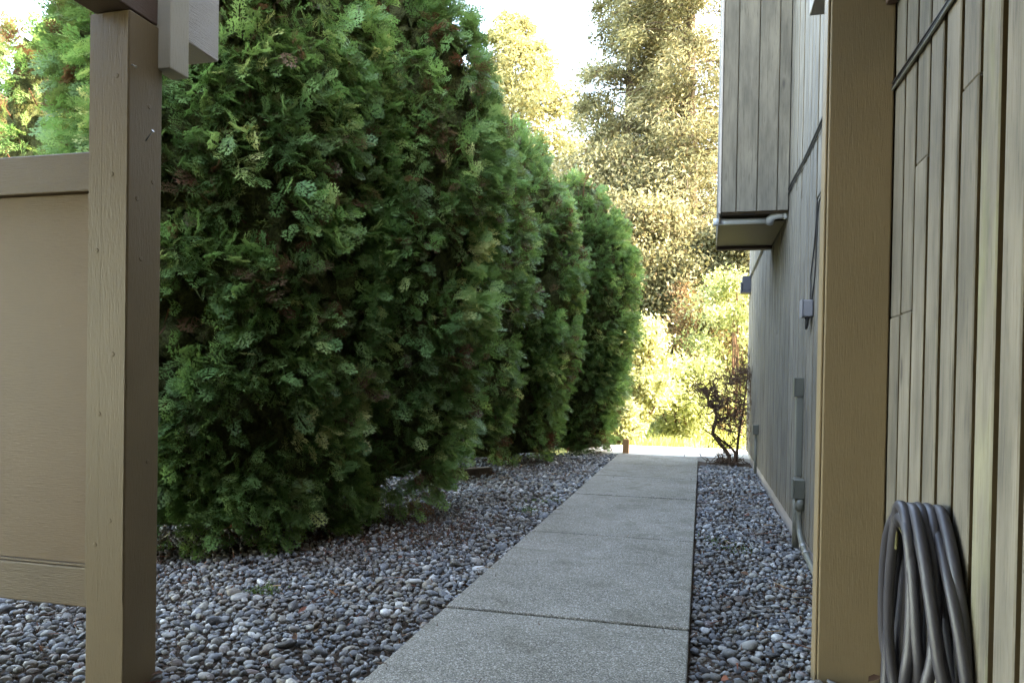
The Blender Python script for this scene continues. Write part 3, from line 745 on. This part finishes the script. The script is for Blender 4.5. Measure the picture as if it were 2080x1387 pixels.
    V2, F2, t2 = leaves(IP, size * 1.1, q, 0, .17, .085, .06)
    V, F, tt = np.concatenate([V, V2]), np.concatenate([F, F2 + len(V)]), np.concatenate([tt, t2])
    V[:, 2] = np.maximum(V[:, 2], -.035)
    TRIS[0] += len(F)
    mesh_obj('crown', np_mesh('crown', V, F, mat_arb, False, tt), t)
    return t
PROF_COL = [(0, .55), (.08, .70), (.25, .86), (.5, .92), (.68, .88), (.80, .72), (.90, .45), (.97, .18), (1, .04)]
sc_ = lambda p, k: [(a, b * k) for a, b in p]
arborvitae(-2.98, 4.32, 4.6, [(0, .80), (.1, .88), (.3, .99), (.5, 1.04), (.66, 1.02), (.78, .86), (.9, .5), (1, .05)], 'nearest dark green arborvitae, foliage down to the stones, right of the square post', 600, 29, True, .120, .04, 1, inner=900, core=(.015, .78))
arborvitae(-2.36, 5.16, 4.5, [(0, .46), (.08, .60), (.2, .75), (.36, .87), (.55, .91), (.68, .86), (.78, .70), (.88, .42), (1, .05)], 'second arborvitae along the path, tallest rounded crown, skirt lifted off the stones', 540, 27, True, .117, .15, 2, inner=900, core=(.065, .74))
arborvitae(-2.5, 7.3, 4.05, [(0, .40), (.1, .60), (.3, .80), (.55, .84), (.7, .74), (.85, .48), (1, .06)], 'third arborvitae along the path, bare trunk showing at its foot', 210, 32, False, .13, .30, 3, inner=500, core=(.07, .7))
arborvitae(-2.33, 8.85, 4.0, [(0, .58), (.12, .66), (.3, .84), (.55, .92), (.72, .84), (.86, .58), (.95, .30), (1, .08)], 'fourth arborvitae along the path, second from the far end', 350, 36, False, .13, .06, 4, inner=600, core=(.018, .78))
arborvitae(-1.68, 10.2, 3.68, [(0, .42), (.12, .54), (.3, .72), (.55, .82), (.72, .78), (.86, .54), (.95, .28), (1, .08)], 'last arborvitae of the row, beside the sunlit end of the path', 320, 36, False, .125, .05, 5, inner=600, core=(.018, .78))
arborvitae(-5.78, 6.05, 5.0, [(0, 1.1), (.3, 1.25), (.5, 1.22), (.64, 1.02), (.78, .70), (.9, .32), (1, .05)], 'arborvitae rising behind the tan fence panel, sunlit on its top', 330, 30, False, .15, .08, 6, inner=500, hue=-.15, zmin=1.3)

def conifer(x, y, H, base_r, label, mat, seed, n_br=110, per=90, leaf=.13, z_lo=.12, droop=-.15, gap=.35, tr=.22, name='conifer_tree', power=.8, twin=0):
    q = np.random.default_rng(900 + seed)
    t = empty(name, label, 'tree', (x, y, -.12), 'sunlit trees beyond the house')
    tp = [(x + q.normal() * .05, y, -.15)] + [(x + q.normal() * .07, y + q.normal() * .07, H * u) for u in np.linspace(.1, 1, 8)]
    parts = [tube_np(smooth_path(tp, 24), np.linspace(tr, .02, 24), 9)]
    for k in range(twin):
        dx = q.uniform(-1, 1) * .8; parts.append(tube_np(smooth_path([(x + dx * .4, y + .3, -.1), (x + dx * .8, y + .4, H * .4), (x + dx, y + .4, H * .92)], 16), np.linspace(tr * .7, .02, 16), 8))
    V, F = merge(parts); mesh_obj('trunk', np_mesh('trunk', V, F, mat_greybark, True), t)
    parts, LP, LT, LD = [], [], [], []
    for k in range(n_br):
        u = z_lo + (1 - z_lo) * (k + q.random()) / n_br
        a = q.random() * 6.283; L = base_r * (1 - u) ** power * q.uniform(.55, 1.15) + .35
        c = np.array([x, y, u * H]); d = np.array([math.cos(a), math.sin(a), 0])
        pts_ = [c, c + d * L * .35 + (0, 0, .10 * L), c + d * L * .7 + (0, 0, .04 * L), c + d * L + (0, 0, droop * L)]
        pp = smooth_path(pts_, 9); parts.append(tube_np(pp, np.linspace(.035 * (1 - u) + .012, .006, 9), 4))
        n = int(per * (L / base_r + .25) * q.uniform(.5, 1.2)); s0 = q.uniform(.05, .35)
        nsub = max(3, int(L * 4)); cs = np.sort(q.uniform(s0, 1.05, nsub))
        ci = q.integers(0, nsub, n); f = np.clip(cs[ci] + q.normal(0, .03, n), 0, 1) * 8; i0 = np.minimum(f.astype(int), 7)
        b = pp[i0] + (pp[i0 + 1] - pp[i0]) * (f - i0)[:, None]
        perp = np.cross(d, [0, 0, 1]); so_ = q.normal(0, 1, nsub)[ci][:, None] * perp * L * .16
        sp = np.array([.11, .11, .10])
        LP.append(b + so_ + q.normal(size=(n, 3)) * sp * (1 + .3 * L) + np.array([0, 0, -.05])); LT.append(np.full(n, q.normal(0, .15)))
        LD.append(d * .7 + np.array([0, 0, -.35]) + so_ / (np.linalg.norm(so_, axis=1)[:, None] + .1) * .5)
    V, F = merge(parts); mesh_obj('branches', np_mesh('branches', V, F, mat_greybark, True), t)
    LP = np.concatenate(LP); V, F, tt = leaves(LP, leaf * 1.35, q, .8, aspect=.17, dirs=np.concatenate(LD)); tt = np.clip(tt + np.repeat(np.concatenate(LT), 3), 0, 1)
    TRIS[0] += len(F)
    mesh_obj('crown', np_mesh('crown', V, F, mat, False, tt), t); return t
conifer(-.45, 20, 17, 3.3, 'thick-trunked cedar in the middle of the sunlit trees, beside the bay', mat_cedar, 1, 180, 960, .10, .02, twin=1, tr=.27)
conifer(-1.35, 22, 16, 2.6, 'slender cedar behind the thick-trunked one, trunk showing through gaps', mat_cedar, 2, 150, 820, .10, .05)
conifer(-2.2, 21, 15.5, 2.3, 'leftmost cedar of the sunlit group, edge against the white sky', mat_cedar, 3, 150, 820, .10, .04)
conifer(.75, 19, 15, 2.6, 'cedar mostly hidden behind the projecting bay', mat_cedar, 4, 90, 250, .10, .04)
conifer(-6.7, 26, 13.8, 6.4, 'pale pointed conifer far behind the arborvitae row', mat_fir, 5, 200, 850, .15, .1, power=.72, twin=2)
conifer(-11.6, 10.6, 6.0, 1.6, 'pale sunlit tree at the left edge behind the fence panel', mat_fir, 6, 80, 260, .08, .1)

def shrub(x, y, H, rx, label, mat, seed, n_clump=60, per=70, leaf=.07, cat='bush', name='bush', stems=14, aspect=.4):
    q = np.random.default_rng(1300 + seed)
    t = empty(name, label, cat, (x, y, -.12), 'sunlit shrubs beyond the path')
    parts = []; cl = []
    for k in range(n_clump):
        a = q.random() * 6.283; e_ = q.random() ** .7; r_ = rx * math.sqrt(max(0, 1 - (e_ * 2 - 1) ** 2 * .75)) * q.uniform(.45, 1.05)
        cl.append((x + math.cos(a) * r_, y + math.sin(a) * r_ * .8, max(.08, e_ * H)))
    for k in range(stems):
        c = cl[q.integers(0, n_clump)]
        parts.append(tube_np(smooth_path([(x + q.normal() * rx * .15, y + q.normal() * .1, -.15), ((x + c[0]) / 2 + q.normal() * .05, (y + c[1]) / 2, c[2] * .55), c], 8), np.linspace(.022, .005, 8), 5))
    V, F = merge(parts); mesh_obj('stems', np_mesh('stems', V, F, mat_dead, True), t)
    P, T = [], []
    for c in cl:
        n = int(per * q.uniform(.5, 1.4)); s_ = rx * q.uniform(.12, .22)
        P.append(np.array(c) + q.normal(size=(n, 3)) * s_ * np.array([1, 1, .8])); T.append(np.full(n, q.normal(0, .16)))
    P = np.concatenate(P); P[:, 2] = np.maximum(P[:, 2], -.08)
    V, F, tt = leaves(P, leaf, q, .6, aspect=aspect); tt = np.clip(tt + np.repeat(np.concatenate(T), 3), 0, 1); V[:, 2] = np.maximum(V[:, 2], -.10)
    TRIS[0] += len(F)
    mesh_obj('foliage', np_mesh('foliage', V, F, mat, False, tt), t); return t
shrub(-2.65, 19, 6.6, 1.7, 'tall dense evergreen behind the last arborvitae', mat_cedar, 1, 150, 330, .09, 'tree', 'evergreen_tree')
shrub(-1.2, 17, 4.8, 1.35, 'rounded evergreen filling the space below the leftmost cedars', mat_cedar, 2, 140, 320, .085, 'tree', 'evergreen_tree')
shrub(-.1, 18, 4.4, 1.3, 'rounded evergreen under the thick-trunked cedar', mat_cedar, 3, 140, 320, .085, 'tree', 'evergreen_tree')
shrub(.95, 17, 4.4, 1.2, 'rounded evergreen against the far corner of the house', mat_cedar, 4, 120, 300, .085, 'tree', 'evergreen_tree')
shrub(-1.15, 12.7, 1.9, .62, 'pale bright leafy bush beside the last arborvitae', mat_bush, 5, 80, 170, .07)
shrub(-.42, 13.7, 1.25, .78, 'low yellow-green bush at the end of the path', mat_bush_b, 6, 70, 170, .065)
shrub(.62, 15, 2.9, .9, 'yellow-green bush behind the dead shrub', mat_bush_b, 7, 70, 170, .065)
shrub(-.05, 16.0, 2.9, .8, 'dry brownish bush between the bright bushes', mat_bush_d, 8, 70, 160, .05)
shrub(-1.25, 11.75, .62, .34, 'small pale bush by the wooden stake', mat_bush, 9, 40, 110, .06)

# grass beyond the cross path
q = np.random.default_rng(77); n = 15000
gx = q.uniform(-3.5, 3.0, n); gy = 11.38 + 5.5 * q.random(n) ** 1.6; gh = q.uniform(.05, .20, n) * (1 + .5 * np.sin(gx * 3) * np.sin(gy * 2))
a = q.random(n) * 6.283; lean_ = q.normal(size=(n, 2)) * .06; wv = .006 + q.random(n) * .005
B = np.stack([gx, gy, np.full(n, -.12)], -1); W = np.stack([np.cos(a), np.sin(a), np.zeros(n)], -1) * wv[:, None]
Tp = B + np.stack([lean_[:, 0], lean_[:, 1], gh], -1); Md = (B + Tp) / 2 + np.array([0, 0, .02])
V = np.stack([B - W, B + W, Md + W * .7, Tp, Md - W * .7], 1).reshape(-1, 3); F = np.arange(5 * n).reshape(-1, 5)
go = mesh_obj('grass', np_mesh('grass', V, F, mat_grass, False, np.repeat(q.random(n), 5)))
tag(go, 'bright sunlit grass beyond the end of the path', 'grass', kind='stuff')

# ------------------------------------------------------------------ dead shrub by the corner
ds = empty('dead_shrub', 'leafless gnarled dark shrub against the far corner of the house', 'shrub', (.40, 9.9, -.06))
tr1 = [(.352, 9.90, -.08), (.347, 9.9, .05), (.236, 9.93, .196), (.149, 9.88, .318), (.171, 9.9, .445), (.187, 9.94, .54), (.155, 9.9, .633), (.094, 9.87, .682), (.079, 9.9, .788), (.065, 9.92, .882)]
tr2 = [(.42, 9.93, -.08), (.419, 9.93, .09), (.284, 9.96, .21), (.162, 9.9, .287), (.051, 9.85, .359)]
tr3 = [(.156, 9.9, .601), (.096, 9.86, .566), (.03, 9.84, .572), (-.014, 9.83, .546)]
tr4 = [(.44, 9.95, -.08), (.47, 10.0, .3), (.52, 10.05, .62), (.56, 10.1, .98), (.575, 10.1, 1.12)]
parts = [tube_np(smooth_path(tr1, 30), np.linspace(.026, .013, 30), 8), tube_np(smooth_path(tr2, 16), np.linspace(.022, .008, 16), 7), tube_np(smooth_path(tr3, 10), np.linspace(.011, .004, 10), 6), tube_np(smooth_path(tr4, 14), np.linspace(.02, .006, 14), 7)]
V, F = merge(parts); mesh_obj('stems', np_mesh('stems', V, F, mat_dead, True), ds)
q = np.random.default_rng(31); parts = []
def twig(p, d, L, r_, depth_):
    n = 5; pts_ = [np.array(p)]; d = np.array(d, float)
    for k in range(n):
        d = d + q.normal(size=3) * .28; d /= np.linalg.norm(d); nx = pts_[-1] + d * L / n
        nx[0] = min(nx[0], WALL - .03); pts_.append(nx)
    parts.append(tube_np(pts_, np.linspace(r_, r_ * .45, n + 1), 3))
    if depth_ > 0:
        for k in range(q.integers(2, 4)):
            i = q.integers(1, n + 1); twig(pts_[i], d + q.normal(size=3) * .75, L * q.uniform(.5, .85), r_ * .78, depth_ - 1)
t1 = smooth_path(tr1, 30); t4 = smooth_path(tr4, 14)
for k in range(16): twig(t1[-1 - q.integers(0, 6)], (q.normal() * .9, q.normal() * .5, q.uniform(.0, .7)), .18, .0085, 3)
for k in range(26): twig(t1[q.integers(10, 29)], (q.uniform(.3, 1.2), q.normal() * .5, q.uniform(-.4, .5)), .30, .0085, 3)
for k in range(22): twig(t4[q.integers(2, 13)], (-q.uniform(-.2, 1.0), q.normal() * .6, q.uniform(-.4, .5)), .30, .0085, 3)
for k in range(40): twig((.3 + q.normal() * .16, 9.85 + q.normal() * .16, -.04), (q.normal(), q.normal(), .45), .14, .006, 1)
V, F = merge(parts); TRIS[0] += len(F)
mesh_obj('twigs', np_mesh('twigs', V, F, mat_dead, True), ds)

# ------------------------------------------------------------------ small things on the ground
te = MB(); a0, b0 = Vector((-2.58, 7.15, 0)), Vector((-2.17, 7.70, 0)); d = (b0 - a0).normalized(); nn = Vector((-d.y, d.x, 0)) * .045
vs = [te.bm.verts.new(c) for z in (-.08, .035) for c in ((a0 - nn) + Vector((0, 0, z)), (b0 - nn) + Vector((0, 0, z)), (b0 + nn) + Vector((0, 0, z)), (a0 + nn) + Vector((0, 0, z)))]
for f in ((0, 1, 2, 3), (4, 5, 6, 7), (0, 1, 5, 4), (1, 2, 6, 5), (2, 3, 7, 6), (3, 0, 4, 7)): te.bm.faces.new([vs[i] for i in f])
bmesh.ops.bevel(te.bm, geom=list(te.bm.edges), offset=.008, segments=2, affect='EDGES')
tag(te.build('edging_timber', mat_timber), 'short dark timber lying on the stones at the foot of the third arborvitae', 'timber')
st = MB().box(-1.012, -.932, 10.10, 10.18, -.12, .185, .006, 2)
tag(st.build('wooden_stake', mat_stake), 'short square wooden stake at the left end of the path', 'stake')
bp = empty('plant_saucer', 'black plastic rim at the bottom edge beside the path', 'saucer', (.2, 2.43, -.04))
MB().disc_lathe([(.15, -.05), (.17, .01), (.178, .012), (.178, .02), (.165, .02), (.15, -.02)], (.195, 2.398, -.012), 'z', 40).build('dish', mat_black, bp)

# litter: twigs, needles and curled leaves among the stones
q = np.random.default_rng(55); parts = []; tn = []
def bed_point():
    while True:
        x, y = (q.uniform(-4.2, PX0 - .02), q.uniform(1.8, 9)) if q.random() < .8 else (q.uniform(PX1 + .03, WALL - .06), q.uniform(2.2, 8.5))
        if in_view(x, y, 0): return x, y
for k in range(520):
    x, y = bed_point(); L = q.uniform(.03, .16); a = q.random() * 6.283; z = -.012 + q.uniform(-.012, .01)
    p0 = np.array([x, y, z]); d = np.array([math.cos(a), math.sin(a), q.normal() * .15])
    p = tube_np([p0, p0 + d * L * .5 + q.normal(size=3) * .008, p0 + d * L], np.linspace(q.uniform(.0015, .0035), .001, 3), 4); parts.append(p); tn.append(np.full(len(p[0]), q.random() ** 1.5))
V, F = merge(parts); o = mesh_obj('fallen_twigs', np_mesh('fallen_twigs', V, F, mat_litter, True, np.concatenate(tn)), bed); o['kind'] = 'stuff'
P = []
for k in range(13500):
    if k < 9500:
        _, hx, hy, hr_ = (HEDGE + [('litter', -2.05, 4.55, .5)])[[0, 1, 0, 6, 2, 3][k % 6]]; a = q.random() * 6.283; r_ = hr_ * (.45 + .95 * q.random())
        x, y = hx + r_ * math.cos(a), hy + r_ * math.sin(a)
        if x > PX0 - .02: continue
    else: x, y = bed_point()
    P.append((x, y, -.028 + q.uniform(-.012, .026)))
V, F, tt = leaves(np.array(P), .026, q, 2.5, .3, .16, .22)
o = mesh_obj('needle_litter', np_mesh('needle_litter', V, F, mat_litter, False, tt), bed); o['kind'] = 'stuff'
P = []
for k in range(170):
    e_ = min(q.exponential(.10), .5); x = PX0 + .02 + e_ if q.random() < .7 else PX1 - .02 - e_ * .6
    P.append((x, q.uniform(1.9, 9.6), .004))
P += [(q.uniform(PX0 + .05, PX1 - .05), jy + q.normal() * .01, .002) for jy in joints[2:7] for k in range(14)]
V, F, tt = leaves(np.array(P), .016, q, 5.0, .3, .13, .25)
o = mesh_obj('path_litter', np_mesh('path_litter', V, F, mat_litter, False, tt), path); o['kind'] = 'stuff'
P = [(*bed_point(), q.uniform(-.012, .008)) for k in range(120)]
P = np.array(P); n_ = len(P); d_ = q.normal(size=(n_, 3)); d_[:, 2] *= .25; nn_ = q.normal(size=(n_, 3)) * .35; nn_[:, 2] += 1
L0 = np.array([[0, 0, 0], [.30, .26, .10], [.68, .22, .16], [1, 0, .05], [.62, -.24, .12], [.28, -.22, .14], [.5, 0, -.04]])
V = (np.einsum('nij,vj->nvi', orient(d_, nn_), L0) * q.uniform(.025, .055, n_)[:, None, None] + P[:, None, :]).reshape(-1, 3)
F = (np.array([[0, 1, 6], [1, 2, 6], [2, 3, 6], [3, 4, 6], [4, 5, 6], [5, 0, 6]])[None] + 7 * np.arange(n_)[:, None, None]).reshape(-1, 3); tt = np.repeat(np.clip(q.normal(.42, .22, n_), 0, 1), 7)
o = mesh_obj('fallen_leaves', np_mesh('fallen_leaves', V, F, mat_litter, False, tt), bed); o['kind'] = 'stuff'
for lab, spots in (('low green weed among the stones in front of the nearest arborvitae', [(-1.97, 3.11, .06)]), ('patch of moss on the stones left of the path', [(-1.2, 6.1, .12), (-1.28, 5.6, .08)]), ('patch of moss on the stones between path and house wall', [(.12, 4.9, .09), (.24, 4.7, .08)])):
    P = []
    for (x, y, r_) in spots: P += [(x + q.normal() * r_ * .6, y + q.normal() * r_ * .8, -.022 + abs(q.normal()) * .008) for k in range(150)]
    V, F, tt = leaves(np.array(P), .015, q, 1.6, .4, .4, .25)
    tag(mesh_obj('moss_patch', np_mesh('moss_patch', V, F, mat_weed, False, tt)), lab, 'moss', kind='stuff')
print('foliage tris', TRIS[0])
